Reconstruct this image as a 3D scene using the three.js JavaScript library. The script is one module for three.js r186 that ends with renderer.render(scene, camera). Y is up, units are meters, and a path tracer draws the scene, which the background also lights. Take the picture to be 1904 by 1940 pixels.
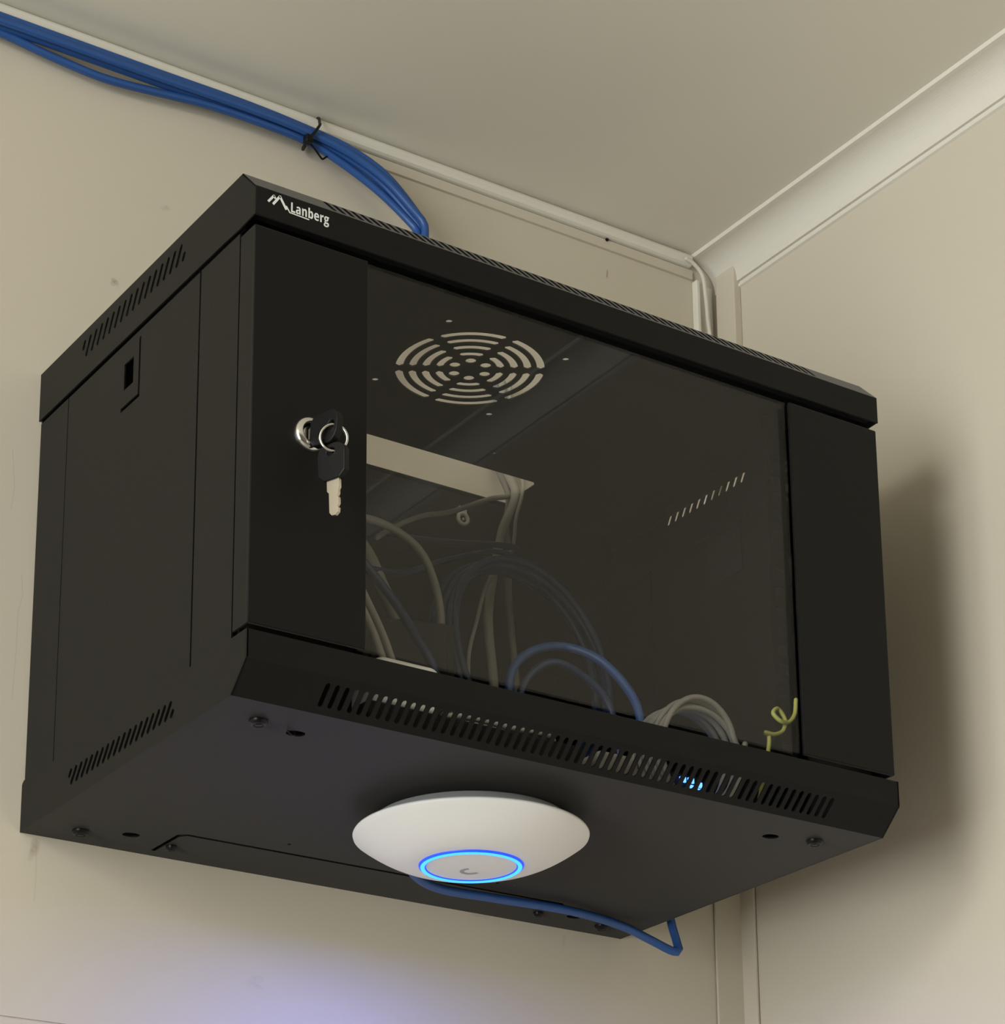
import * as THREE from 'three';
import { mergeGeometries } from 'three/addons/utils/BufferGeometryUtils.js';
import { RoundedBoxGeometry } from 'three/addons/geometries/RoundedBoxGeometry.js';
import { FontLoader } from 'three/addons/loaders/FontLoader.js';
import { TextGeometry } from 'three/addons/geometries/TextGeometry.js';
import { RectAreaLightUniformsLib } from 'three/addons/lights/RectAreaLightUniformsLib.js';

// ------------------------------------------------------------------ camera, light, exposure
// Local frame used for every shape below: x along the back wall, y up from the underside of the
// cabinet, z out of the back wall. BASE lifts that frame to its height above the floor.
const BASE = 1.943;
const scene = new THREE.Scene();
const camera = new THREE.PerspectiveCamera(23.1373, 1904 / 1940, 0.05, 30);
camera.position.set(-0.67319, -0.56471 + BASE, 1.62044);
camera.up.set(-0.147556, 0.960532, 0.235807);
camera.lookAt(-0.67319 + 0.533787, -0.56471 + 0.278053 + BASE, 1.62044 - 0.798597);
camera.setViewOffset(1904, 1940, 21.15, -766.9, 1904, 1940);

const renderer = new THREE.WebGLRenderer({ antialias: true });
renderer.setSize(1904, 1940);
renderer.toneMapping = THREE.LinearToneMapping;
renderer.toneMappingExposure = 2.6;
renderer.shadowMap.enabled = true;
RectAreaLightUniformsLib.init();
scene.background = new THREE.Color(0.62, 0.66, 0.7);          // overcast sky beyond the window

// daylight from the window in the left wall
const WIN = { x: -2.7, y0: 0.6, y1: 2.52, z0: 0.78, z1: 2.38 };
const daylight = new THREE.RectAreaLight(new THREE.Color(0.965, 1.0, 0.985), 2.9, WIN.z1 - WIN.z0 - 0.1, WIN.y1 - WIN.y0 - 0.1);
daylight.position.set(WIN.x + 0.03, (WIN.y0 + WIN.y1) / 2, (WIN.z0 + WIN.z1) / 2);
daylight.lookAt(WIN.x + 2, (WIN.y0 + WIN.y1) / 2, (WIN.z0 + WIN.z1) / 2);
daylight.name = 'window_daylight';
daylight.castShadow = true;
scene.add(daylight);

const LAMP = 0.9;                                            // candela of the ceiling globe

// ------------------------------------------------------------------ helpers
let seed = 7;
const rnd = () => { seed = (seed * 16807) % 2147483647; return seed / 2147483647; };
const counts = {};
function numbered(name) {
  const n = counts[name] = (counts[name] ?? -1) + 1;
  return n ? `${name}_${String(n).padStart(3, '0')}` : name;
}
const V = (x, y, z) => new THREE.Vector3(x, y, z);
function thing(name, label, category, [x, y, z], group) {
  const o = new THREE.Group();
  o.name = numbered(name);
  o.position.set(x, y + BASE, z);
  o.userData = { label, category };
  if (group) o.userData.group = group;
  o.at = V(x, y, z);
  scene.add(o);
  return o;
}
const baseOf = (o) => { let p = o; while (p && !p.at) p = p.parent; return p ? p.at : V(0, -BASE, 0); };
function join(list) {
  const flat = list.map((g) => {
    const q = g.index ? g.toNonIndexed() : g;
    for (const k of Object.keys(q.attributes)) if (!['position', 'normal', 'uv'].includes(k)) q.deleteAttribute(k);
    return q;
  });
  return flat.length > 1 ? mergeGeometries(flat) : flat[0];
}
// a part: geometry given in the local frame, moved so that the thing's base is its origin
function part(name, geometries, material, parent, label) {
  const g = join([geometries].flat());
  const b = baseOf(parent);
  g.translate(-b.x, -b.y, -b.z);
  const m = new THREE.Mesh(g, material);
  m.name = name;
  m.castShadow = m.receiveShadow = true;
  if (label) m.userData.label = label;
  parent.add(m);
  return m;
}
function solo(name, geometries, material, label, category, at, group) {     // a thing that is one mesh
  const g = join([geometries].flat());
  g.translate(-at[0], -at[1], -at[2]);
  const m = new THREE.Mesh(g, material);
  m.name = numbered(name);
  m.position.set(at[0], at[1] + BASE, at[2]);
  m.castShadow = m.receiveShadow = true;
  m.userData = { label, category };
  if (group) m.userData.group = group;
  scene.add(m);
  return m;
}
function structure(name, geometries, material, parent = scene) {
  const g = join([geometries].flat());
  const m = new THREE.Mesh(g, material);
  m.name = name;
  if (parent === scene) { m.position.y = BASE; m.userData.kind = 'structure'; }
  m.castShadow = m.receiveShadow = true;
  parent.add(m);
  return m;
}
const boxUV = (g) => {                                   // uv in metres by facing direction
  const p = g.attributes.position, n = g.attributes.normal, uv = new Float32Array(p.count * 2);
  for (let i = 0; i < p.count; i++) {
    const ax = Math.abs(n.getX(i)), ay = Math.abs(n.getY(i)), az = Math.abs(n.getZ(i));
    const [u, v] = ax >= ay && ax >= az ? [p.getZ(i), p.getY(i)] : ay >= az ? [p.getX(i), p.getZ(i)] : [p.getX(i), p.getY(i)];
    uv[i * 2] = u; uv[i * 2 + 1] = v;
  }
  g.setAttribute('uv', new THREE.BufferAttribute(uv, 2));
  return g;
};
function box(x0, x1, y0, y1, z0, z1, r = 0) {
  const g = r ? new RoundedBoxGeometry(x1 - x0, y1 - y0, z1 - z0, 2, r) : new THREE.BoxGeometry(x1 - x0, y1 - y0, z1 - z0);
  g.translate((x0 + x1) / 2, (y0 + y1) / 2, (z0 + z1) / 2);
  return boxUV(g.index ? g.toNonIndexed() : g);
}
function poly(points) {
  const s = new THREE.Shape();
  points.forEach(([a, b], i) => (i ? s.lineTo(a, b) : s.moveTo(a, b)));
  s.closePath();
  return s;
}
function hole(points) {
  const s = new THREE.Path();
  points.forEach(([a, b], i) => (i ? s.lineTo(a, b) : s.moveTo(a, b)));
  s.closePath();
  return s;
}
// a sheet of metal: shape in (u, v), thickness t along u x v, laid into space by origin and axes
function sheet(shape, t, origin, u, v, bevel = 0) {
  const g = new THREE.ExtrudeGeometry(shape, { depth: t - 2 * bevel, bevelEnabled: bevel > 0, bevelThickness: bevel, bevelSize: bevel, bevelOffset: -bevel, bevelSegments: 2, curveSegments: 10 });
  if (bevel) g.translate(0, 0, bevel);
  const w = new THREE.Vector3().crossVectors(u, v);
  g.applyMatrix4(new THREE.Matrix4().makeBasis(u, v, w).setPosition(origin));
  return g;
}
function slot(cx, cy, len, wid, ang) {                 // a round-ended slot outline
  const pts = [], r = wid / 2, h = len / 2 - r, c = Math.cos(ang), s = Math.sin(ang);
  for (let e = 0; e < 2; e++) for (let i = 0; i <= 4; i++) {
    const a = -Math.PI / 2 + Math.PI * i / 4 + e * Math.PI;
    const x = (e ? -h : h) + r * Math.cos(a), y = r * Math.sin(a);
    pts.push([cx + c * x - s * y, cy + s * x + c * y]);
  }
  return hole(pts);
}
function ringPath(cx, cy, r, n = 20) {
  const pts = [];
  for (let i = 0; i < n; i++) pts.push([cx + r * Math.cos(i / n * 2 * Math.PI), cy + r * Math.sin(i / n * 2 * Math.PI)]);
  return hole(pts);
}
function tube(points, r, seg = 0, closed = false) {
  const c = new THREE.CatmullRomCurve3(points.map((p) => (p.isVector3 ? p : V(...p))), closed, 'centripetal');
  const n = seg || points.length * 12;
  const g = [new THREE.TubeGeometry(c, n, r, 12, closed).toNonIndexed()];
  if (!closed) for (const e of [0, 1]) {
    const cap = new THREE.SphereGeometry(r, 12, 6).toNonIndexed();
    const q = c.getPoint(e);
    cap.translate(q.x, q.y, q.z);
    g.push(cap);
  }
  return join(g);
}
function lathe(profile, at, seg = 96) {               // profile of [radius, y]
  const g = new THREE.LatheGeometry(profile.map(([a, b]) => new THREE.Vector2(a, b)), seg).toNonIndexed();
  g.translate(...at);
  return g;
}
function cyl(r, h, at, axis = 'y', r2 = r, seg = 24) {
  const g = new THREE.CylinderGeometry(r2, r, h, seg).toNonIndexed();
  if (axis === 'z') g.rotateX(Math.PI / 2);
  if (axis === 'x') g.rotateZ(Math.PI / 2);
  g.translate(...at);
  return g;
}

// ------------------------------------------------------------------ materials
function noiseTexture(size, octaves, contrast, repeat, s0) {
  let s = s0;
  const r = () => { s = (s * 16807) % 2147483647; return s / 2147483647; };
  const acc = new Float32Array(size * size);
  for (const [cells, amp] of octaves) {
    const grid = new Float32Array(cells * cells).map(() => r());
    for (let y = 0; y < size; y++) for (let x = 0; x < size; x++) {
      const fx = x / size * cells, fy = y / size * cells, ix = Math.floor(fx), iy = Math.floor(fy);
      let tx = fx - ix, ty = fy - iy; tx = tx * tx * (3 - 2 * tx); ty = ty * ty * (3 - 2 * ty);
      const g = (a, b) => grid[(b % cells) * cells + (a % cells)];
      acc[y * size + x] += amp * ((g(ix, iy) * (1 - tx) + g(ix + 1, iy) * tx) * (1 - ty) + (g(ix, iy + 1) * (1 - tx) + g(ix + 1, iy + 1) * tx) * ty - 0.5);
    }
  }
  const data = new Uint8Array(size * size * 4);
  for (let i = 0; i < size * size; i++) {
    const v = Math.max(0, Math.min(255, Math.round(128 + acc[i] * contrast * 255)));
    data[i * 4] = data[i * 4 + 1] = data[i * 4 + 2] = v; data[i * 4 + 3] = 255;
  }
  const t = new THREE.DataTexture(data, size, size);
  t.wrapS = t.wrapT = THREE.RepeatWrapping;
  t.magFilter = t.minFilter = THREE.LinearFilter;
  t.repeat.set(repeat, repeat);
  t.needsUpdate = true;
  return t;
}
const powderBump = noiseTexture(256, [[128, 1], [64, 0.6]], 0.5, 1 / 0.06, 11);
const plasterBump = noiseTexture(512, [[8, 0.8], [32, 0.7], [128, 0.6]], 0.4, 1 / 0.5, 23);
const lin = (r, g, b) => new THREE.Color().setRGB(r, g, b);
const std = (color, roughness, extra = {}) => new THREE.MeshStandardMaterial({ color, roughness, metalness: 0, ...extra });

const M = {
  wall: std(lin(0.60, 0.545, 0.445), 0.75, { bumpMap: plasterBump, bumpScale: 0.0002 }),
  ceiling: std(lin(0.76, 0.725, 0.63), 0.85, { bumpMap: plasterBump, bumpScale: 0.00015 }),
  trim: std(lin(0.74, 0.71, 0.63), 0.5),
  floor: std(lin(0.33, 0.31, 0.275), 0.7, { bumpMap: plasterBump, bumpScale: 0.001 }),
  black: new THREE.MeshPhysicalMaterial({ color: lin(0.0058, 0.0057, 0.0054), roughness: 0.5, specularIntensity: 0.3, sheen: 0.65, sheenRoughness: 0.6, sheenColor: lin(0.5, 0.48, 0.44), bumpMap: powderBump, bumpScale: 0.00006 }),
  inner: new THREE.MeshPhysicalMaterial({ color: lin(0.0075, 0.0075, 0.007), roughness: 0.7, specularIntensity: 0.45 }),
  blackPlastic: new THREE.MeshPhysicalMaterial({ color: lin(0.006, 0.006, 0.0066), roughness: 0.45, specularIntensity: 0.4 }),
  screw: new THREE.MeshPhysicalMaterial({ color: lin(0.004, 0.004, 0.0042), roughness: 0.3, specularIntensity: 0.45 }),
  chrome: std(lin(0.72, 0.71, 0.69), 0.16, { metalness: 1 }),
  steel: std(lin(0.62, 0.57, 0.49), 0.35, { metalness: 1 }),
  print: std(lin(0.72, 0.73, 0.72), 0.6),
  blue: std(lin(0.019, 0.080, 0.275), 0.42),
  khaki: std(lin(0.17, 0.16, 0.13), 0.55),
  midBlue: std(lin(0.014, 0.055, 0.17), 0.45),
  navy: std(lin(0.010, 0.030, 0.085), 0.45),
  dullGrey: std(lin(0.24, 0.225, 0.195), 0.55),
  greyCable: std(lin(0.38, 0.36, 0.31), 0.5),
  whiteCable: std(lin(0.66, 0.63, 0.56), 0.5),
  whitePlastic: std(lin(0.74, 0.73, 0.70), 0.45),
  dome: std(lin(0.83, 0.825, 0.82), 0.5),
  cup: std(lin(0.60, 0.60, 0.60), 0.5),
  greyMark: std(lin(0.38, 0.38, 0.42), 0.5),
  ring: std(lin(0.02, 0.1, 0.4), 0.4, { emissive: lin(0.0, 0.012, 0.42), emissiveIntensity: 1 }),
  core: std(lin(0.02, 0.1, 0.4), 0.4, { emissive: lin(0.025, 0.28, 0.75), emissiveIntensity: 1 }),
  led: std(lin(0.05, 0.1, 0.4), 0.4, { emissive: lin(0.10, 0.34, 1.8), emissiveIntensity: 1 }),
  glass: new THREE.MeshPhysicalMaterial({ color: 0xffffff, roughness: 0.02, transmission: 1, thickness: 0, ior: 1.5, specularIntensity: 0.44 }),
  yellowGreen: std(lin(0.52, 0.52, 0.12), 0.5),
};

// ------------------------------------------------------------------ the room
const XR = 0.672, CEIL = 0.677, FLOOR = -BASE, ZF = 7.2, T = 0.12;
// painted back wall with its own scuffs, drips and hairline cracks (matter on the wall)
function wallMarks() {
  const S = 2048, c = document.createElement('canvas');
  c.width = c.height = S;
  const g = c.getContext('2d');
  g.fillStyle = 'rgb(255,255,255)'; g.fillRect(0, 0, S, S);
  const X = (x) => (x + 0.2) / 1.1 * S, Y = (y) => S - (y + 0.25) / 1.1 * S;   // local metres to texels
  const blot = (x, y, w, h, a, n, col = '90,75,60') => {
    a *= 0.6;
    for (let i = 0; i < n; i++) {
      g.fillStyle = `rgba(${col},${a * (0.4 + 0.6 * rnd())})`;
      g.beginPath();
      g.ellipse(X(x + (rnd() - 0.5) * w), Y(y + (rnd() - 0.5) * h), S / 1.1 * w * (0.22 + 0.2 * rnd()), S / 1.1 * h * (0.22 + 0.2 * rnd()), rnd() * 0.3, 0, 7);
      g.fill();
    }
  };
  blot(0.058, 0.465, 0.006, 0.006, 0.16, 8);
  blot(0.101, 0.546, 0.008, 0.006, 0.06, 6);
  blot(0.193, -0.085, 0.012, 0.008, 0.05, 8, '90,80,110');
  blot(0.542, 0.628, 0.0025, 0.006, 0.3, 6);
  blot(0.400, -0.002, 0.016, 0.003, 0.07, 7); blot(0.415, -0.004, 0.006, 0.004, 0.07, 5);
  blot(0.012, -0.012, 0.006, 0.014, 0.09, 12);
  blot(0.482, -0.010, 0.003, 0.012, 0.05, 6);
  g.strokeStyle = 'rgba(95,80,65,0.10)'; g.lineWidth = 1.2;
  const crack = (pts) => { g.beginPath(); pts.forEach(([x, y], i) => (i ? g.lineTo(X(x), Y(y)) : g.moveTo(X(x), Y(y)))); g.stroke(); };
  crack([[-0.02, 0.30], [-0.017, 0.27], [-0.019, 0.25]]);
  crack([[-0.008, 0.20], [-0.0065, 0.185], [-0.0095, 0.17], [-0.0095, 0.14], [-0.011, 0.10]]);
  crack([[0.013, -0.002], [0.014, -0.03], [0.0135, -0.05]]);
  const t = new THREE.CanvasTexture(c);
  t.colorSpace = THREE.SRGBColorSpace;
  t.magFilter = THREE.LinearFilter;
  return t;
}
const paintedWall = M.wall.clone();
paintedWall.map = wallMarks();
paintedWall.bumpMap = plasterBump;
// the stretch of back wall round the cabinet is its own panel, the rest is plain
const PANEL = { x0: -0.2, x1: 0.9, y0: -0.25, y1: 0.85 };
const wb = structure('wall_back', box(WIN.x, XR + T, FLOOR, CEIL + 0.1, -T, -0.001), M.wall);
{
  const g = box(-0.2, XR, -0.137, CEIL, -0.001, 0);
  const p = g.attributes.position, uv = g.attributes.uv;
  for (let i = 0; i < p.count; i++) uv.setXY(i, (p.getX(i) + 0.2) / 1.1, (p.getY(i) + 0.25) / 1.1);
  paintedWall.bumpMap = null;
  structure('panel', g, paintedWall, wb);
  structure('panel', box(WIN.x, -0.2005, -0.137, CEIL, -0.001, 0), M.wall, wb);
  structure('panel', box(WIN.x, XR, FLOOR, -0.1382, -0.001, 0), M.wall, wb);
}
structure('wall_right', box(XR, XR + T, FLOOR, CEIL + 0.1, 0, ZF), M.wall);
structure('wall_front', box(WIN.x - T, XR + T, FLOOR, CEIL + 0.1, ZF, ZF + T), M.wall);
structure('ceiling', box(WIN.x - T, XR + T, CEIL, CEIL + T, -T, ZF + T), M.ceiling);
structure('floor', box(WIN.x - T, XR + T, FLOOR - T, FLOOR, -T, ZF + T), M.floor);
{
  const y0 = WIN.y0 - BASE, y1 = WIN.y1 - BASE, { z0, z1, x } = WIN;
  structure('wall_left', [
    box(x - T, x, FLOOR, y0, 0, ZF), box(x - T, x, y1, CEIL + 0.1, 0, ZF),
    box(x - T, x, y0, y1, 0, z0), box(x - T, x, y0, y1, z1, ZF)], M.wall);
  const w = new THREE.Group();
  w.name = 'window_1'; w.position.y = BASE; w.userData.kind = 'structure';
  scene.add(w);
  const zm = (z0 + z1) / 2;
  structure('window_frame', [
    box(x - 0.08, x - 0.02, y0, y0 + 0.05, z0, z1), box(x - 0.08, x - 0.02, y1 - 0.05, y1, z0, z1),
    box(x - 0.08, x - 0.02, y0, y1, z0, z0 + 0.05), box(x - 0.08, x - 0.02, y0, y1, z1 - 0.05, z1),
    box(x - 0.08, x - 0.02, y0, y1, zm - 0.03, zm + 0.03)], M.trim, w);
  structure('window_pane', box(x - 0.053, x - 0.047, y0 + 0.05, y1 - 0.05, z0 + 0.05, zm - 0.03), M.glass, w);
  structure('window_pane', box(x - 0.053, x - 0.047, y0 + 0.05, y1 - 0.05, zm + 0.03, z1 - 0.05), M.glass, w);
}
// coved cornice on the right wall
{
  const w = 0.034, h = 0.032, s = [];
  s.push([XR, CEIL], [XR - w, CEIL], [XR - w, CEIL - 0.0042], [XR - w + 0.0035, CEIL - 0.0045]);
  const ax = XR - w + 0.0035, by = CEIL - h + 0.001, rx = w - 0.0035 - 0.0042, ry = h - 0.0045 - 0.001;
  for (let i = 1; i <= 16; i++) { const t = i / 16 * Math.PI / 2; s.push([ax + rx * Math.sin(t), by + ry * Math.cos(t)]); }
  s.push([XR - 0.0042, CEIL - h], [XR - 0.0012, CEIL - h], [XR - 0.0012, CEIL - h - 0.0018], [XR - 0.0028, CEIL - h - 0.0028], [XR - 0.0026, CEIL - h - 0.0052], [XR, CEIL - h - 0.0062]);
  structure('trim_1', sheet(poly(s), ZF - 0.0005, V(0, 0, 0.0005), V(1, 0, 0), V(0, 1, 0)), M.trim);
}
// narrow rounded cover strip under the ceiling on the back wall, with a thinner lath below it
{
  const s = [[0, CEIL - 0.0026], [0.006, CEIL - 0.0026], [0.0085, CEIL - 0.0038], [0.0096, CEIL - 0.0062], [0.0096, CEIL - 0.0110], [0.0085, CEIL - 0.0134], [0.006, CEIL - 0.0146], [0, CEIL - 0.0146]].map(([z, y]) => [-z, y]);
  structure('trim_2', sheet(poly(s), 3.335, V(WIN.x, 0, 0), V(0, 0, -1), V(0, 1, 0)), M.trim);
  structure('trim_3', box(WIN.x, 0.6395, CEIL - 0.0248, CEIL - 0.0155, 0, 0.0030), M.wall);
}
// corner: closed angle trim below, open channel above where its lid is missing
structure('trim_4', [box(0.6405, 0.6695, FLOOR, 0.30, 0.0008, 0.0034, 0.001), box(0.6686, 0.6714, FLOOR, 0.30, 0.0008, 0.021, 0.001)], M.wall);
structure('trim_5', [box(0.6405, 0.6448, 0.301, 0.6508, 0, 0.0075, 0.0012), box(0.6448, 0.664, 0.301, 0.6508, 0, 0.0008)], M.trim);
structure('trim_6', box(0.6638, 0.672, 0.301, 0.664, 0.0062, 0.033, 0.001), M.wall);

// opal globe lamp on the ceiling near the window, out of the frame
{
  const lx = -1.75, ly = 0.50, lz = 1.35;
  const t = thing('ceiling_lamp', 'round opal globe lamp on the ceiling towards the window', 'lamp', [lx, CEIL, lz]);
  part('lamp_base', lathe([[0.0001, 0], [0.07, 0], [0.075, -0.006], [0.075, -0.022], [0.066, -0.030], [0.0001, -0.030]], [lx, CEIL, lz], 48), M.trim, t);
  part('globe', new THREE.SphereGeometry(0.15, 40, 24).translate(lx, ly, lz), std(lin(0.8, 0.8, 0.76), 0.5, { emissive: lin(0.95, 0.95, 0.88), emissiveIntensity: 1 }), t);
  const bulb = new THREE.PointLight(new THREE.Color(1.0, 0.98, 0.9), LAMP, 0, 2);
  bulb.position.set(0, ly - CEIL, 0); bulb.shadow.radius = 10; bulb.castShadow = true; bulb.name = 'lamp_bulb';
  t.add(bulb);
}

// ------------------------------------------------------------------ network cabinet
const W = 0.54, D = 0.344, H = 0.368, HB = 0.3285, CH = 0.0184, SK = 0.0012;
const X1 = V(1, 0, 0), Y1 = V(0, 1, 0), Z1 = V(0, 0, 1), nX = V(-1, 0, 0), nZ = V(0, 0, -1), nY = V(0, -1, 0);
const cab = thing('network_cabinet', 'black powder-coated wall cabinet with glass front door, mounted near the ceiling corner', 'cabinet', [0, 0, 0]);
const slantedSlots = (shape, z0, z1, y0, y1, n, lean) => {       // slots in a side plate, cut off at the ends
  const pitch = (z1 - z0) / n, len = Math.hypot(y1 - y0, lean);
  for (let i = 0; i < n; i++) {
    let a = 0, b = 1; const zb = z0 - lean * 0.35 + pitch * (i + 0.5);
    if (i === 0) a = 0.5;
    if (i === n - 1) b = 0.45;
    const za = zb + lean * a, zc = zb + lean * b, ya = y0 + (y1 - y0) * a, yc = y0 + (y1 - y0) * b;
    shape.holes.push(slot((za + zc) / 2, (ya + yc) / 2, len * (b - a), 0.0038, Math.atan2(yc - ya, zc - za)));
  }
};
const stripSlots = (shape, x0, x1, v0, v1, n) => {
  for (let i = 0; i < n; i++) shape.holes.push(slot(x0 + (x1 - x0) * (i + 0.5) / n, (v0 + v1) / 2, v1 - v0, 0.0037, Math.PI / 2));
};
{
  // top cap: roof with fan grille and cable cut-out, two slotted sides, chamfer with slots, plain front
  const roof = poly([[0.0008, 0], [W - 0.0008, 0], [W - 0.0008, D - CH], [0.0008, D - CH]]);
  const fx = 0.27025, fz = 0.18567, FR = 0.0572;
  for (const [ro, ri] of [[1, 0.895], [0.822, 0.722], [0.648, 0.545], [0.468, 0.365]]) {
    for (let k = 0; k < 6; k++) {
      const a0 = (30 + 60 * k) / 180 * Math.PI, a1 = a0 + Math.PI / 3, g = 0.047 * FR, pts = [];
      const rm = (ro + ri) / 2 * FR, rw = (ro - ri) / 2 * FR, gap = (g + rw * 0.8) / rm, N = 10;
      const at = (a, r) => [fx + r * Math.cos(a), fz + r * Math.sin(a)];
      for (let i = 0; i <= N; i++) pts.push(at(a0 + gap + (a1 - a0 - 2 * gap) * i / N, ro * FR));
      pts.push(at(a1 - gap + rw / rm * 0.8, rm));
      for (let i = N; i >= 0; i--) pts.push(at(a0 + gap + (a1 - a0 - 2 * gap) * i / N, ri * FR));
      pts.push(at(a0 + gap - rw / rm * 0.8, rm));
      roof.holes.push(hole(pts));
    }
  }
  for (let k = 0; k < 6; k++) roof.holes.push(ringPath(fx + 0.236 * FR * Math.cos(k * Math.PI / 3), fz + 0.236 * FR * Math.sin(k * Math.PI / 3), 0.0042));
  for (const sx of [-1, 1]) for (const sz of [-1, 1]) roof.holes.push(ringPath(fx + sx * 0.0525, fz + sz * 0.0525, 0.0026));
  for (const x of [0.1765, 0.364]) roof.holes.push(ringPath(x, 0.079, 0.0017));
  roof.holes.push(hole([[0.118, 0.0058], [0.4245, 0.0058], [0.4245, 0.049], [0.4205, 0.0532], [0.122, 0.0532], [0.118, 0.049]]));
  const sideShape = () => {
    const s = poly([[0, HB], [0.300, HB], [0.3225, HB - 0.0006], [D - 0.0006, HB + 0.0005], [D - 0.0006, H - CH], [D - CH, H], [0, H]]);
    slantedSlots(s, 0.0705, 0.2465, 0.3455, 0.3602, 18, 0.0085);
    return s;
  };
  const ch = CH * Math.SQRT2, cu = V(0, Math.SQRT1_2, -Math.SQRT1_2);
  const chamfer = poly([[0, 0], [W, 0], [W, ch], [0, ch]]);
  stripSlots(chamfer, 0.058, 0.484, 0.004, ch - 0.001, 60);
  const front = poly([[0, 0], [W, 0], [W, H - CH - HB], [0, H - CH - HB]]);
  const cap = part('top_cap', [
    sheet(roof, SK, V(0, H, 0), X1, Z1),                                                    // u x v = -y: grows downward
    sheet(sideShape(), SK, V(SK, 0, 0), Z1, Y1),                                            // u x v = -x
    sheet(sideShape(), SK, V(W, 0, 0), Z1, Y1),
    sheet(chamfer, SK, V(0, H - CH, D).addScaledVector(V(0, 1, 1), -SK * Math.SQRT1_2), X1, cu),
    sheet(front, SK, V(0, HB, D - SK), X1, Y1, 0.0004),
    box(SK, W - SK, HB + 0.004, HB + 0.005, D - 0.012, D - SK),
    box(0.0012, W - 0.0012, HB + 0.012, H - 0.0012, 0, 0.001),
    box(0.0030, 0.0042, 0.3510, H - SK, 0.002, D - CH - 0.002), box(W - 0.0042, W - 0.0030, 0.3510, H - SK, 0.002, D - CH - 0.002),
    box(0.0030, 0.0042, HB, 0.3530, 0.209, D - 0.02), box(W - 0.0042, W - 0.0030, HB, 0.3530, 0.209, D - 0.02),
    box(0.0015, 0.0090, HB + 0.002, HB + 0.003, 0.002, D - 0.03), box(W - 0.0090, W - 0.0015, HB + 0.002, HB + 0.003, 0.002, D - 0.03),
    box(0.0080, 0.0090, HB - 0.02, HB + 0.002, 0.002, D - 0.03), box(W - 0.0090, W - 0.0080, HB - 0.02, HB + 0.002, 0.002, D - 0.03),
  ], M.black, cab);
  // lettering and mountain mark printed on the front
  const font = await new FontLoader().loadAsync('fonts/droid/droid_sans_bold.typeface.json');
  const flat = (s, dy = 0) => sheet(s, 0.0001, V(0, dy, D + 0.00005), X1, Y1);
  const txt = new TextGeometry('Lanberg', { font, size: 0.0072, depth: 0.0001, curveSegments: 5 });
  txt.computeBoundingBox();
  txt.scale(0.0294 / txt.boundingBox.max.x, 1, 1);
  txt.translate(0.0256, 0.3384, D + 0.00005);
  const stroke = (a, b, w) => { const dx = b[0] - a[0], dy = b[1] - a[1], l = Math.hypot(dx, dy), nx = -dy / l * w / 2, ny = dx / l * w / 2; return flat(poly([[a[0] + nx, a[1] + ny], [a[0] - nx, a[1] - ny], [b[0] - nx, b[1] - ny], [b[0] + nx, b[1] + ny]])); };
  part('logo', [txt,
    stroke([0.0092, 0.3404], [0.0136, 0.3463], 0.0016), stroke([0.0132, 0.3464], [0.0146, 0.3441], 0.0014),
    stroke([0.0128, 0.3396], [0.0180, 0.3472], 0.0017), stroke([0.0176, 0.3474], [0.0228, 0.3388], 0.0017),
    stroke([0.0226, 0.3416], [0.0252, 0.3378], 0.0009), stroke([0.0248, 0.3376], [0.0400, 0.3371], 0.0008),
  ], M.print, cap, 'white printed mountain mark and lettering');
}
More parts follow.
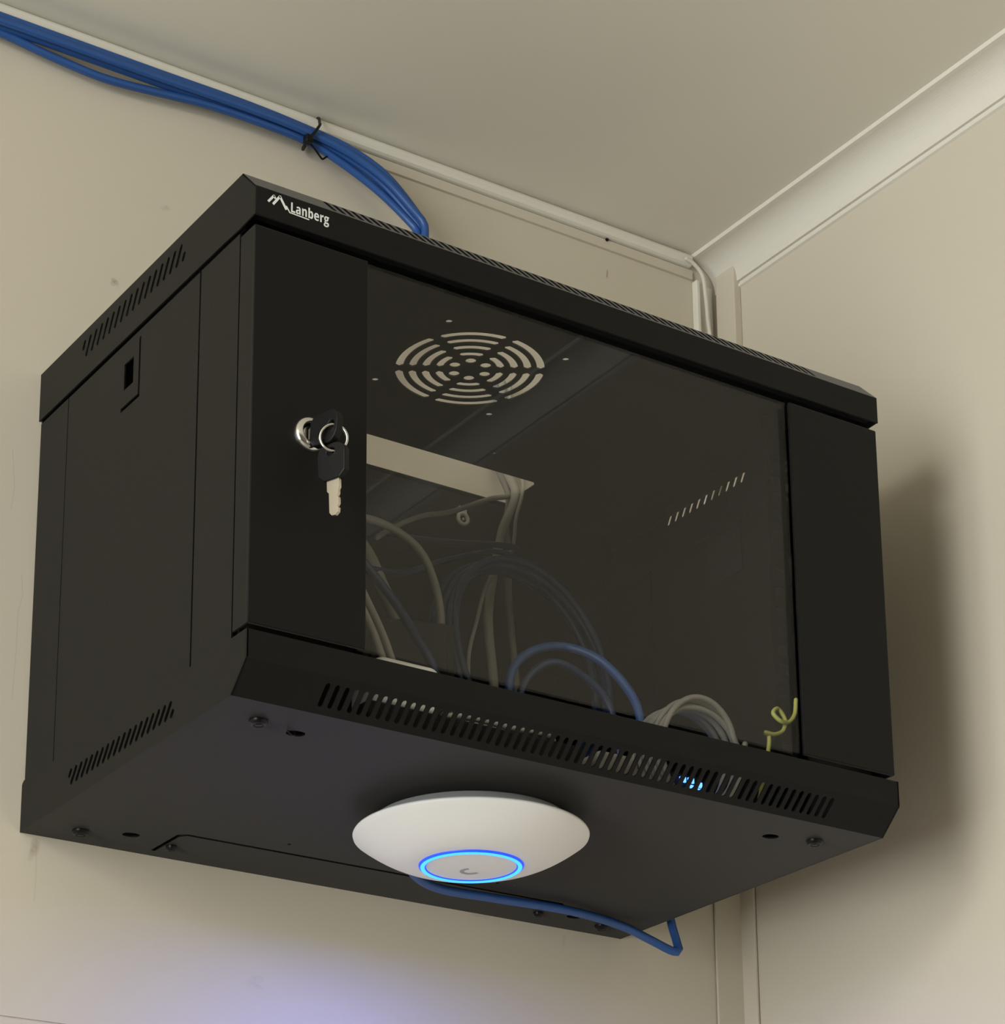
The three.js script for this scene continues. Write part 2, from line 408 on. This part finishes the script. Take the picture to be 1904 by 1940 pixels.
{
  // left and right side panels: a raised strip in front, a recessed lift-off panel with latch
  const sides = (x0, s) => {
    const xo = (a, b) => (s < 0 ? [x0 + a, x0 + b] : [x0 - b, x0 - a]);
    const bx = (a, b, y0, y1, z0, z1) => box(...xo(a, b), y0, y1, z0, z1);
    part('side_frame', bx(0.0006, 0.0018, 0.0385, HB - 0.0036, 0.2672, 0.3220), M.black, cab);
    part('side_frame', bx(0.0006, 0.0018, 0.0385, HB - 0.0036, 0.0034, 0.0528), M.black, cab);
    const pan = poly([[0.0533, 0.0389], [0.2648, 0.0389], [0.2648, HB - 0.0036], [0.0534, HB - 0.0036]]);
    pan.holes.push(hole([[0.1490, 0.2880], [0.1640, 0.2880], [0.1640, 0.3085], [0.1490, 0.3085]]));
    pan.holes.push(hole([[0.1450, 0.2722], [0.1752, 0.2722], [0.1752, 0.3195], [0.1724, 0.3195], [0.1724, 0.2754], [0.1450, 0.2754]]));
    const g = sheet(pan, 0.0012, V(s < 0 ? x0 + 0.0020 : x0 - 0.0008, 0, 0), Z1, Y1);
    part('side_panel', g, M.black, cab);
    part('latch', s < 0 ? bx(0.0150, 0.0160, 0.280, 0.318, 0.146, 0.180) : bx(0.0024, 0.0034, 0.268, 0.3235, 0.140, 0.180), M.inner, cab);
  };
  sides(0, -1); sides(W, 1);
  // inner corner posts close the seams of the side panels
  for (const x of [0.0062, W - 0.0072]) {
    part('corner_post', box(x, x + 0.001, 0.002, HB - 0.006, 0.250, D - 0.021), M.inner, cab);
    part('corner_post', box(x, x + 0.001, 0.002, HB - 0.006, 0.003, 0.064), M.inner, cab);
  }
  part('back_panel', box(0.002, W - 0.002, 0.0015, H - 0.002, 0.001, 0.0022), M.inner, cab);
  const rail = (x0, x1) => {
    const s = poly([[x0, 0.03], [x1, 0.03], [x1, H - 0.01], [x0, H - 0.01]]);
    for (let i = 0; i < 18; i++) { const y = 0.05 + i * 0.01587; const cx = (x0 + x1) / 2; s.holes.push(hole([[cx - 0.0045, y - 0.0045], [cx + 0.0045, y - 0.0045], [cx + 0.0045, y + 0.0045], [cx - 0.0045, y + 0.0045]])); }
    const out = x0 < 0.27 ? x0 : x1 - SK;
    part('rack_rail', [sheet(s, 0.0015, V(0, 0, 0.262), X1, Y1), box(out, out + SK, 0.03, H - 0.01, 0.22, 0.262)], M.black, cab);
  };
  rail(0.026, 0.046); rail(0.494, 0.514);
}
{
  // base tray: bottom plate, slotted sides, slotted chamfer and front lip
  const c2 = 0.0382, c1 = 0.0190, dz = 0.0195;
  const bottom = poly([[SK, 0], [W - SK, 0], [W - SK, D - dz], [SK, D - dz]]);
  for (const [x, z] of [[0.0704, 0.0375], [0.0676, 0.286], [0.4675, 0.2832], [0.4682, 0.0342]]) bottom.holes.push(slot(x, z, 0.0135, 0.0098, 0.1));
  for (const x of [0.1786, 0.363]) bottom.holes.push(ringPath(x, 0.079, 0.0014, 10));
  // outline of the knock-out plate: a cut slit left open to the back
  const k = 0.0017;
  const slit = (o) => [[0.1005 + o, 0.012], [0.1005 + o, 0.0535 - o], [0.1055 + o * 0.4, 0.0588 - o], [0.4375 - o * 0.4, 0.0588 - o], [0.4425 - o, 0.0535 - o], [0.4425 - o, 0.036]];
  bottom.holes.push(hole([...slit(-k), ...slit(k).reverse()]));
  const side = () => {
    const s = poly([[0, 0], [D - dz, 0], [D, c1], [D, c2], [0.004, c2], [0.0036, 0.0392], [0.0010, 0.0375], [0, 0.036]]);
    slantedSlots(s, 0.077, 0.2485, 0.0112, 0.0232, 20, 0.0095);
    return s;
  };
  const cl = Math.hypot(dz, c1), cv = V(0, c1 / cl, dz / cl);
  const chm = poly([[0, 0], [W, 0], [W, cl], [0, cl]]);
  stripSlots(chm, 0.0575, 0.4825, 0.0050, 0.0222, 60);
  const lip = poly([[0, c1], [W, c1], [W, c2], [0, c2]]);
  const tray = part('base_tray', [
    sheet(bottom, SK, V(0, SK + 0.0001, 0), X1, Z1),
    sheet(side(), SK, V(SK, 0, 0), Z1, Y1), sheet(side(), SK, V(W, 0, 0), Z1, Y1),
    sheet(chm, SK, V(0, 0, D - dz).addScaledVector(V(0, dz / cl, -c1 / cl), SK), X1, cv),
    sheet(lip, SK, V(0, 0, D - SK), X1, Y1, 0.0004),
    box(SK, W - SK, SK, 0.036, 0, 0.001),
  ], M.black, cab);
  part('knockout_plate', box(0.094, 0.446, SK + 0.0045, SK + 0.0055, 0.006, 0.066), M.inner, tray);
  // four large and two small screws with recessed drive, standing just below the bottom plate
  const screw = (x, z, r) => {
    const g = [lathe([[0.0001, -0.0034], [r * 0.42, -0.0033], [r * 0.45, -0.0018], [r * 0.62, -0.0034], [r * 0.86, -0.0027], [r, -0.0008], [r, 0.0001]], [x, 0, z], 20)];
    g.push(box(x - r * 0.4, x + r * 0.4, -0.0027, -0.0018, z - r * 0.1, z + r * 0.1), box(x - r * 0.1, x + r * 0.1, -0.0027, -0.0018, z - r * 0.4, z + r * 0.4));
    part('screw', g, M.screw, cab);
  };
  for (const [x, z] of [[0.0355, 0.0271], [0.0359, 0.2945], [0.5028, 0.0245], [0.5014, 0.2927]]) screw(x, z, 0.0062);
  for (const [x, z] of [[0.1072, 0.0294], [0.4364, 0.0288]]) screw(x, z, 0.0042);
}
{
  // glass door: two folded steel stiles, a clear pane between them, the cam lock in the left stile
  const y0 = 0.0424, y1 = 0.3212, zb = 0.3240;
  const stile = (x0, x1) => join([
    new RoundedBoxGeometry(x1 - x0, y1 - y0, 0.0030, 2, 0.0009).translate((x0 + x1) / 2, (y0 + y1) / 2, D - 0.0015),
  ]);
  const door = new THREE.Group(); door.name = 'door'; cab.add(door);
  part('door_stile', [stile(0.0002, 0.0856), box(0.0004, 0.0018, y0, y1, zb, D - 0.0016)], M.black, door);
  part('door_stile', [stile(0.4510, 0.5372), box(0.5358, 0.5370, y0, y1, zb, D - 0.0016)], M.black, door);
  part('glass_pane', box(0.076, 0.4496, y0 + 0.0011, y1, D - 0.0070, D - 0.0032), M.glass, door);
  const lx = 0.0425, ly = 0.1812;
  const lk = lathe([[0.0001, 0.0016], [0.0052, 0.0016], [0.0056, 0.0012], [0.0057, -0.0020], [0.0068, -0.0020], [0.0069, 0.0040], [0.0073, 0.0047], [0.0080, 0.0050], [0.0102, 0.0040], [0.0114, 0.0028], [0.0119, 0.0008], [0.0119, -0.002]], [0, 0, 0], 48);
  lk.rotateX(Math.PI / 2); lk.translate(lx, ly, D);
  part('lock', lk, M.chrome, door, 'chrome cam lock');
}
// two little dark ends poking out of a slotted hole of the tray
solo('cable_tie', tube([[0.066, 0.006, 0.286], [0.0665, -0.001, 0.2865], [0.0635, -0.0026, 0.289], [0.0595, -0.0012, 0.2905], [0.058, -0.0024, 0.2935]], 0.0006), M.blackPlastic,
  'thin black tie end poking out of the front left hole in the cabinet underside', 'cable tie', [0.066, 0, 0.286]);

// ------------------------------------------------------------------ keys
{
  const lx = 0.0425, ly = 0.1812;
  const bow = (() => {                                              // head of a key with a hole, outline in (a, b)
    const s = new THREE.Shape();
    s.moveTo(-0.0055, 0); s.lineTo(0.0055, 0); s.lineTo(0.0092, 0.004); s.lineTo(0.0096, 0.017); s.quadraticCurveTo(0.009, 0.0235, 0.003, 0.0248);
    s.lineTo(-0.003, 0.0248); s.quadraticCurveTo(-0.009, 0.0235, -0.0096, 0.017); s.lineTo(-0.0092, 0.004); s.closePath();
    s.holes.push(ringPath(0, 0.0192, 0.0027, 14));
    return s;
  })();
  const blade = poly([[-0.0042, 0], [0.0042, 0], [0.0042, -0.006], [0.0034, -0.0075], [0.0034, -0.010], [0.0026, -0.0115], [0.0034, -0.013], [0.0034, -0.017], [0.0024, -0.0185], [0.0032, -0.020], [0.0028, -0.0228], [0.0008, -0.0244], [-0.0016, -0.0240], [-0.0030, -0.0218], [-0.0030, -0.0085], [-0.0042, -0.007]]);
  // key standing in the lock: its plane holds the door's normal
  const k1 = thing('key', 'black headed key standing in the chrome cabinet lock', 'key', [lx, ly, D + 0.001]);
  const hc = V(0.0478, 0.1795, 0.3660);                              // hole of the head
  const o1 = V(lx + 0.0003, ly - 0.0002, D + 0.0034), b1 = hc.clone().sub(o1).normalize(), a1 = V(0.05, 1, 0.1);
  a1.addScaledVector(b1, -a1.dot(b1)).normalize().multiplyScalar(1.22);
  const w1 = new THREE.Vector3().crossVectors(a1, b1);
  part('key_head', sheet(bow, 0.0046, o1.clone().addScaledVector(w1, -0.0023), a1, b1, 0.0007), M.blackPlastic, k1);
  part('key_blade', sheet(blade, 0.0018, o1.clone().addScaledVector(w1, -0.0009), a1.clone().multiplyScalar(0.8), b1.clone().multiplyScalar(0.29)), M.steel, k1);
  // split ring through the head
  const rc = hc.clone().add(V(0.0006, -0.0079, -0.0014));
  const r1 = new THREE.TorusGeometry(0.0086, 0.00095, 10, 48).toNonIndexed(), r2 = new THREE.TorusGeometry(0.0086, 0.00095, 10, 48).toNonIndexed();
  r2.translate(0, 0, 0.0017);
  const up = hc.clone().sub(rc).normalize(), nn = V(-0.38, -0.1, 0.8);
  nn.addScaledVector(up, -nn.dot(up)).normalize();
  const m = new THREE.Matrix4().makeBasis(new THREE.Vector3().crossVectors(up, nn), up, nn).setPosition(rc);
  r1.applyMatrix4(m); r2.applyMatrix4(m);
  solo('key_ring', [r1, r2], M.chrome, 'bright split ring joining the two cabinet keys', 'key ring', rc.toArray());
  // spare key hanging from the ring
  const hang = rc.clone().addScaledVector(up, -0.0086);
  const k2 = thing('key', 'black headed key with steel blade hanging from the split ring', 'key', hang.toArray());
  const a2 = V(0.36, 0.02, 0.93).normalize(), b2 = V(-0.03, 1, 0.02);
  b2.addScaledVector(a2, -b2.dot(a2)).normalize();
  a2.multiplyScalar(1.18);
  const w2 = new THREE.Vector3().crossVectors(a2, b2);
  const o2 = hang.clone().addScaledVector(b2, -0.0198);
  part('key_head', sheet(bow, 0.0046, o2.clone().addScaledVector(w2, -0.0023), a2, b2, 0.0007), M.blackPlastic, k2);
  part('key_blade', sheet(blade, 0.0019, o2.clone().addScaledVector(w2, -0.0009), a2, b2), M.steel, k2, 'bare steel blade');
}

// ------------------------------------------------------------------ access point under the cabinet
{
  const ax = 0.2577, az = 0.2027;
  const ap = thing('access_point', 'round white wireless access point with a glowing blue ring under the cabinet', 'access point', [ax, 0, az]);
  const cup = lathe([[0.0001, -0.0002], [0.052, -0.0002], [0.052, -0.0030], [0.0690, -0.0032], [0.0702, -0.0040], [0.0765, -0.0085], [0.0815, -0.0116], [0.0824, -0.0126], [0.0815, -0.0140], [0.0001, -0.0142]], [ax, 0, az], 128);
  part('mounting_cup', cup, M.cup, ap, 'grey mounting cup');
  const pr = [[0.0822, -0.0122], [0.0838, -0.0126], [0.0845, -0.0138], [0.0841, -0.0152]];
  for (let i = 1; i <= 14; i++) { const t = i / 14, r = 0.0841 - (0.0841 - 0.0375) * t; pr.push([r, -0.0152 - 0.0206 * (1 - Math.pow((r - 0.0375) / 0.0466, 1.75))]); }
  pr.push([0.0371, -0.0360], [0.0369, -0.0354], [0.0334, -0.0354], [0.0332, -0.0364]);
  for (let i = 0; i <= 8; i++) { const r = 0.0328 * (1 - i / 8) + 0.0001; pr.push([r, -0.0388 + 0.0022 * (r / 0.0328) ** 2]); }
  part('dome', lathe(pr.map(([a, b]) => [a, b]), [ax, 0, az], 160), M.dome, ap);
  const ring = new THREE.TorusGeometry(0.03470, 0.0029, 14, 128).toNonIndexed();
  ring.rotateX(Math.PI / 2); ring.scale(1, 0.62, 1); ring.translate(ax, -0.0358, az);
  const lr = part('light_ring', ring, M.ring, ap, 'glowing blue light ring');
  const core = new THREE.TorusGeometry(0.03470, 0.0018, 10, 128).toNonIndexed();
  core.rotateX(Math.PI / 2); core.translate(ax, -0.0365, az);
  part('light_core', core, M.core, lr, 'brightest cyan line of the ring');
  // small grey mark in the middle of the face
  const u = new THREE.Shape();
  u.absarc(0, 0, 0.0074, Math.PI * 0.88, Math.PI * 2.12, false);
  u.absarc(0, 0, 0.0046, Math.PI * 2.12, Math.PI * 0.88, true);
  const mk = sheet(u, 0.0001, V(ax + 0.0015, -0.0389, az - 0.004), V(0.9, 0, -0.436), V(0.436, 0, 0.9));
  part('logo', mk, M.greyMark, ap, 'small grey letter mark');
  const glow = new THREE.RectAreaLight(new THREE.Color(0.10, 0.16, 1.0), 34, 0.066, 0.066);
  glow.position.set(0, -0.0415, 0);
  glow.lookAt(glow.position.clone().add(V(ax, BASE - 1, az)));
  glow.rotation.set(-Math.PI / 2, 0, 0);
  glow.name = 'ring_light';
  ap.add(glow);
}
solo('ethernet_cable', tube([[0.262, -0.004, 0.116], [0.272, -0.0052, 0.098], [0.288, -0.0062, 0.079], [0.321, -0.0062, 0.0605], [0.376, -0.0052, 0.0585], [0.446, -0.0048, 0.0600], [0.509, -0.0052, 0.0465], [0.540, -0.0115, 0.0430], [0.5575, -0.0195, 0.0490], [0.5615, -0.0195, 0.0510], [0.5625, -0.0120, 0.0480], [0.5605, 0.0085, 0.0430], [0.557, 0.05, 0.040], [0.552, 0.16, 0.030], [0.552, 0.30, 0.028], [0.55, 0.372, 0.02]], 0.0036, 220), M.blue,
  'blue cable running from behind the access point and looping up on the right', 'cable', [0.262, -0.004, 0.116]);

// ------------------------------------------------------------------ blue cables along the back wall
{
  const hang = (dy, dz, sag, sp) => tube([
    [-0.60, 0.6475 + dy, 0.0135 + dz], [-0.25, 0.6478 + dy - sag * 0.5, 0.0135 + dz], [-0.054, 0.6478 + dy - sag, 0.0135 + dz], [0.083, 0.6480 + dy - sag * 0.4, 0.0135 + dz], [0.165, 0.6488 + dy * 0.9, 0.0140 + dz],
    [0.2215, 0.6458 + dy * 0.85, 0.0150 + dz], [0.256, 0.6372 + dy * 0.95 + sp * 0.5, 0.0190 + dz], [0.288, 0.6205 + dy * 1.0 + sp, 0.0240 + dz], [0.312, 0.5995 + dy * 0.7 + sp * 0.6, 0.0280 + dz],
    [0.3235, 0.5870 + dy * 0.35, 0.0300 + dz], [0.3235 + sp * 1.2, 0.5740 , 0.0315 + dz * 0.7], [0.308 + sp * 1.6, 0.520, 0.034 + dz * 0.5], [0.262, 0.445, 0.032 + dz * 0.5], [0.222 + dy, 0.400, 0.030 + dz * 0.4], [0.205 + dy, 0.368, 0.029 + dz * 0.6], [0.188 + dy, 0.330, 0.030 + dz], [0.170 + dy * 2, 0.25, 0.05 + dz], [0.166 + dy * 2, 0.232, 0.052 + dz]], 0.0033, 260);
  const group = 'blue cables tied under the ceiling strip';
  for (const [dy, dz, sp, label] of [
    [0.0070, -0.0045, 0.0028, 'top blue cable of the tied bundle, lying against the wall'], [0.0072, 0.0035, 0.0018, 'top blue cable of the tied bundle, standing out in front'],
    [0.0012, 0.0062, 0.0, 'middle blue cable on the front of the tied bundle'], [0.0016, -0.0012, 0.0005, 'middle blue cable at the back of the tied bundle, half hidden']])
    solo('ethernet_cable', hang(dy, dz, 0, sp), M.blue, label, 'cable', [-0.6, 0.6475 + dy, 0.0135 + dz], group);
  const lower = [[-0.60, 0.651, 0.0105], [-0.25, 0.650, 0.0100], [-0.052, 0.6455, 0.0100], [-0.008, 0.6405, 0.0100], [0.038, 0.6375, 0.0105], [0.084, 0.6415, 0.0110], [0.122, 0.6452, 0.0125], [0.171, 0.6455, 0.0140], [0.2225, 0.6430, 0.0145], [0.255, 0.6315, 0.0175], [0.288, 0.6135, 0.0220], [0.312, 0.5945, 0.0260], [0.3205, 0.5840, 0.0290], [0.3195, 0.5730, 0.0320], [0.300, 0.520, 0.036], [0.255, 0.445, 0.036], [0.215, 0.400, 0.036], [0.195, 0.368, 0.037], [0.178, 0.330, 0.038], [0.155, 0.25, 0.06], [0.152, 0.235, 0.062]];
  solo('ethernet_cable', tube(lower, 0.0034, 260), M.blue, 'lowest blue cable that sags below the bundle on the left before the tie', 'cable', lower[0]);
  // black tie holding the bundle to the strip, with its bent tail
  const tie = thing('cable_tie', 'black cable tie round the blue bundle with a bent tail hanging below', 'cable tie', [0.222, 0.646, 0.02]);
  part('tie_strap', tube([[0.2350, 0.6752, 0.0030], [0.2338, 0.6720, 0.0112], [0.2300, 0.6615, 0.0195], [0.2265, 0.6545, 0.0262], [0.2205, 0.6440, 0.0270], [0.2175, 0.6390, 0.0225], [0.2190, 0.6385, 0.0120], [0.2230, 0.6420, 0.0045], [0.2290, 0.6550, 0.0030]], 0.00125, 90), M.blackPlastic, tie);
  part('tie_head', box(0.2140, 0.2205, 0.6358, 0.6425, 0.0195, 0.0268, 0.0012), M.blackPlastic, tie);
  part('tie_tail', tube([[0.2180, 0.6388, 0.0215], [0.2275, 0.6345, 0.0185], [0.2342, 0.6308, 0.0162], [0.2352, 0.6306, 0.0160], [0.2400, 0.6350, 0.0160], [0.2460, 0.6390, 0.0165]], 0.00085, 60), M.blackPlastic, tie);
}
solo('cable', tube([[0.626, 0.6655, 0.0115], [0.634, 0.6630, 0.0118], [0.6440, 0.6540, 0.0118], [0.6490, 0.6350, 0.0095], [0.6525, 0.6100, 0.0075], [0.6560, 0.5960, 0.0055], [0.6585, 0.560, 0.005], [0.657, 0.45, 0.005], [0.656, 0.301, 0.005]], 0.0019, 120), M.whiteCable,
  'thin white cable dropping into the open corner channel above the cabinet', 'cable', [0.626, 0.6655, 0.0115]);
solo('nail', [cyl(0.0013, 0.0042, [0.5405, 0.6612, 0.0022], 'z', 0.0016, 12)], M.screw, 'small dark nail head under the ceiling strip right of the cables', 'nail', [0.5405, 0.6612, 0.0004]);

// ------------------------------------------------------------------ inside the cabinet
{
  const grey = (name, pts, r, label, mat = M.greyCable, seg = 0) => solo(name, tube(pts, r, seg), mat, label, 'cable', pts[0]);
  grey('cable', [[0.150, 0.215, 0.118], [0.185, 0.2505, 0.120], [0.217, 0.2560, 0.120], [0.242, 0.2535, 0.120], [0.264, 0.2420, 0.121], [0.276, 0.2230, 0.122], [0.284, 0.1870, 0.122], [0.284, 0.120, 0.11], [0.270, 0.02, 0.10]], 0.0032, 'thick grey cable arching behind the left part of the glass', M.dullGrey);
  grey('cable', [[0.235, 0.2490, 0.108], [0.251, 0.2620, 0.106], [0.290, 0.290, 0.085], [0.332, 0.3140, 0.060], [0.393, 0.3540, 0.030], [0.420, 0.3680, 0.022], [0.4235, 0.380, 0.016], [0.4235, 0.46, 0.008]], 0.0022, 'thin grey cable rising to the right corner of the roof opening', M.dullGrey);
  grey('cable', [[0.4215, 0.480, 0.006], [0.4215, 0.40, 0.010], [0.4195, 0.366, 0.028], [0.4050, 0.330, 0.030], [0.3990, 0.310, 0.032], [0.385, 0.270, 0.042], [0.3745, 0.235, 0.052], [0.3735, 0.180, 0.060], [0.375, 0.09, 0.07], [0.378, 0.004, 0.08]], 0.0040, 'pale thick cable dropping straight from the right end of the roof opening', M.greyCable, 120);
  grey('cable', [[0.4175, 0.480, 0.004], [0.4160, 0.40, 0.007], [0.4195, 0.368, 0.018], [0.4150, 0.340, 0.020], [0.4120, 0.315, 0.026], [0.400, 0.255, 0.045], [0.3985, 0.190, 0.055], [0.402, 0.09, 0.06], [0.405, 0.004, 0.07]], 0.0030, 'grey cable hanging to the right of the pale thick one', M.dullGrey, 120);
  grey('cable', [[0.4255, 0.480, 0.012], [0.4240, 0.41, 0.018], [0.4230, 0.372, 0.034], [0.4140, 0.338, 0.036], [0.4060, 0.308, 0.042], [0.3670, 0.258, 0.062], [0.3480, 0.215, 0.074], [0.3360, 0.184, 0.082], [0.325, 0.12, 0.10], [0.322, 0.006, 0.12]], 0.0016, 'thinnest pale cable bending left below the roof opening', M.greyCable, 120);
  solo('cable_clip', [new THREE.TorusGeometry(0.0048, 0.0017, 10, 28).translate(0.3790, 0.3405, 0.0085), box(0.3755, 0.3835, 0.3455, 0.3525, 0.0022, 0.0085, 0.0012), cyl(0.0012, 0.007, [0.379, 0.3405, 0.0055], 'z', 0.0012, 10)], M.whiteCable,
    'small pale hook clip on the back panel below the roof opening', 'clip', [0.379, 0.3405, 0.0022]);
  // coil of blue cable leaning against the back panel
  const coil = (cx, cy, cz, rx, ry, turns, spread, ph, lean, n = 26) => {
    const pts = [];
    for (let i = 0; i <= turns * n; i++) {
      const a = i / n * 2 * Math.PI + ph, k = Math.floor(i / n), w = Math.sin(i / n * 1.7) * 0.5 + Math.sin(k * 2.3 + 1) * 0.6;
      pts.push([cx + (rx + spread * w) * Math.cos(a), cy + (ry + spread * 0.8 * Math.sin(k * 1.9 + i / n)) * Math.sin(a), cz + lean * Math.sin(a) + 0.0036 * (i / n - turns / 2)]);
    }
    return pts;
  };
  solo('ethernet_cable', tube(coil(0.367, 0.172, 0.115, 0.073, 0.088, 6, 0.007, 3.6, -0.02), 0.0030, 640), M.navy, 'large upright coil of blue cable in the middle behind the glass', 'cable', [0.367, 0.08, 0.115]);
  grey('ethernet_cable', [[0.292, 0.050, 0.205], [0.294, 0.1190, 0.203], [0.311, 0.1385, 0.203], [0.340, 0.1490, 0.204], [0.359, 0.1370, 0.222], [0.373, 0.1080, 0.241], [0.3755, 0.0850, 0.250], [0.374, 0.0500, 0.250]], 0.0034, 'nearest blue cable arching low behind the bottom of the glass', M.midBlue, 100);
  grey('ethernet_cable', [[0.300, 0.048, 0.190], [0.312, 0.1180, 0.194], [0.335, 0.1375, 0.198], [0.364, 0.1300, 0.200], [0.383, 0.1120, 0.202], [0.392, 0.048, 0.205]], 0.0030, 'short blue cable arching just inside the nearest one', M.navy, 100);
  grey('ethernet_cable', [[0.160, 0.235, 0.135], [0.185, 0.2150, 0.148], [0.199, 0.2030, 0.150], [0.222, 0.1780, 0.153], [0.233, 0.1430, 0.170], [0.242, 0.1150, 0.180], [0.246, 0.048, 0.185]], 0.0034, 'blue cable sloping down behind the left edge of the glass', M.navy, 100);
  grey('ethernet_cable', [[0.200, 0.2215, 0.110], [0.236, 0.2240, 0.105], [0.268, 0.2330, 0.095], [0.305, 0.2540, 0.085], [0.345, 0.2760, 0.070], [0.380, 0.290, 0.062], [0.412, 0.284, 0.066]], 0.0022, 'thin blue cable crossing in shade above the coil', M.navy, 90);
  grey('cable', [[0.255, 0.268, 0.085], [0.284, 0.2715, 0.080], [0.330, 0.284, 0.068], [0.375, 0.2980, 0.056], [0.405, 0.305, 0.050]], 0.0026, 'dark cable crossing level behind the grey arch', std(lin(0.03, 0.035, 0.06), 0.5), 70);
  // grey leads behind the left stile
  for (const [dx, dz, label] of [[-0.010, 0.004, 'leftmost grey lead coming down behind the left door stile'], [-0.0045, -0.002, 'middle grey lead coming down behind the left door stile'], [0.0015, 0.0, 'rightmost grey lead coming down behind the left door stile']])
    solo('cable', tube([[0.128 + dx, 0.235, 0.185 + dz], [0.152 + dx, 0.190, 0.192 + dz], [0.172 + dx, 0.146, 0.200 + dz], [0.1795 + dx, 0.120, 0.208 + dz], [0.1830 + dx, 0.100, 0.214 + dz], [0.1835 + dx, 0.075, 0.226 + dz], [0.178 + dx, 0.018, 0.25 + dz]], 0.0028, 90), M.dullGrey, label, 'cable', [0.128 + dx, 0.235, 0.185 + dz], 'grey leads behind the left stile');
  solo('cable', tube([[0.188, 0.315, 0.088], [0.213, 0.267, 0.092], [0.233, 0.236, 0.099], [0.243, 0.214, 0.101], [0.255, 0.191, 0.103], [0.264, 0.150, 0.105], [0.266, 0.04, 0.108]], 0.0058, 90), M.dullGrey, 'widest pale cable sloping down behind the left blue cable', 'cable', [0.188, 0.315, 0.088]);
  // dark box standing at the back left
  {
    const t = thing('device_box', 'dark box standing behind the blue cable at the left', 'device', [0.243, 0.0012, 0.14]);
    const g = new RoundedBoxGeometry(0.072, 0.170, 0.03, 2, 0.002);
    g.rotateY(-0.30); g.translate(0.2475, 0.0865, 0.127);
    part('housing', g, M.inner, t);
    const f = new RoundedBoxGeometry(0.06, 0.16, 0.002, 2, 0.0008);
    f.translate(0, 0, 0.0155); f.rotateY(-0.30); f.translate(0.2475, 0.0865, 0.127);
    part('front_plate', f, M.inner, t);
  }
  // pale coil at the front right, flat pale coil at the left, white units standing behind the slots
  solo('cable', tube(coil(0.397, 0.0480, 0.281, 0.0380, 0.0380, 8, 0.0045, 0.4, 0.004), 0.0022, 700), M.khaki, 'pale grey coil of cable standing at the bottom right behind the glass', 'cable', [0.397, 0.002, 0.281]);
  {
    const pts = [];
    for (let i = 0; i <= 5 * 26; i++) { const a = i / 26 * 2 * Math.PI, k = Math.floor(i / 26); pts.push([0.226 + (0.040 + 0.006 * Math.sin(k * 2.1)) * Math.cos(a), 0.0285 + 0.0028 * i / 26 + 0.002 * Math.sin(3 * a), 0.280 + 0.021 * Math.sin(a) + 0.003 * Math.sin(k * 1.7)]); }
    solo('cable', tube(pts, 0.0022, 420), M.greyCable, 'flat grey coil lying on a dark box behind the left vent slots', 'cable', [0.226, 0.0285, 0.280]);
  }
  {
    const t = thing('router', 'white unit just showing in the gap below the left of the glass', 'device', [0.1445, 0.0255, 0.283]);
    const g = new RoundedBoxGeometry(0.050, 0.059, 0.040, 4, 0.008);
    g.scale(1, 0.62, 1); g.translate(0.1445, 0.0440, 0.283);
    part('housing', g, M.whitePlastic, t);
    for (const x of [0.130, 0.158]) part('foot', cyl(0.005, 0.002, [x, 0.0265, 0.283]), M.blackPlastic, t);
  }
  {
    const t = thing('device_box', 'dark box under the flat grey coil behind the left vent slots', 'device', [0.194, 0.0012, 0.28]);
    part('housing', new RoundedBoxGeometry(0.172, 0.024, 0.058, 2, 0.002).translate(0.194, 0.0134, 0.28), M.inner, t);
    part('lid', new RoundedBoxGeometry(0.166, 0.0012, 0.052, 2, 0.0005).translate(0.194, 0.0258, 0.28), M.blackPlastic, t);
  }
  {
    const t = thing('power_adapter', 'grey power adapter lying behind the vent slots in the middle', 'adapter', [0.312, 0.0012, 0.295]);
    const g = new RoundedBoxGeometry(0.034, 0.026, 0.026, 3, 0.004);
    g.translate(0.312, 0.0146, 0.295);
    part('housing', g, M.dullGrey, t);
    part('lead', tube([[0.327, 0.012, 0.295], [0.336, 0.008, 0.290], [0.343, 0.006, 0.270], [0.345, 0.006, 0.240]], 0.0018), M.dullGrey, t);
  }
  {
    const t = thing('network_switch', 'dark switch whose blue lights show through the vent slots', 'switch', [0.42, 0.0012, 0.23]);
    const g = new RoundedBoxGeometry(0.13, 0.046, 0.055, 2, 0.002);
    g.translate(0.425, 0.0242, 0.2275);
    part('housing', g, M.inner, t);
    for (const [x, y] of [[0.4090, 0.0415], [0.4165, 0.0420], [0.4165, 0.0365], [0.4240, 0.0400], [0.4240, 0.0350]]) part('indicator_light', box(x - 0.0026, x + 0.0026, y - 0.0019, y + 0.0019, 0.2545, 0.2565), M.led, t);
    const l = new THREE.PointLight(new THREE.Color(0.2, 0.4, 1), 0.00012, 0.3);
    l.position.set(0.4165 - 0.42, 0.040 - 0.0012, 0.262 - 0.23);
    l.name = 'switch_light'; l.castShadow = true;
    t.add(l);
  }
  solo('cable', tube([[0.470, 0.030, 0.268], [0.478, 0.062, 0.269], [0.481, 0.0855, 0.270], [0.476, 0.0868, 0.271], [0.486, 0.0872, 0.271], [0.4955, 0.0925, 0.270], [0.4985, 0.1020, 0.269], [0.4920, 0.1095, 0.269], [0.4855, 0.1040, 0.271], [0.4900, 0.0985, 0.273], [0.4990, 0.0990, 0.272], [0.5065, 0.1070, 0.271], [0.5095, 0.1200, 0.270]], 0.0017, 160), M.yellowGreen,
    'curled yellow and green earth wire at the bottom right corner of the glass', 'cable', [0.470, 0.030, 0.268]);
}

renderer.render(scene, camera);
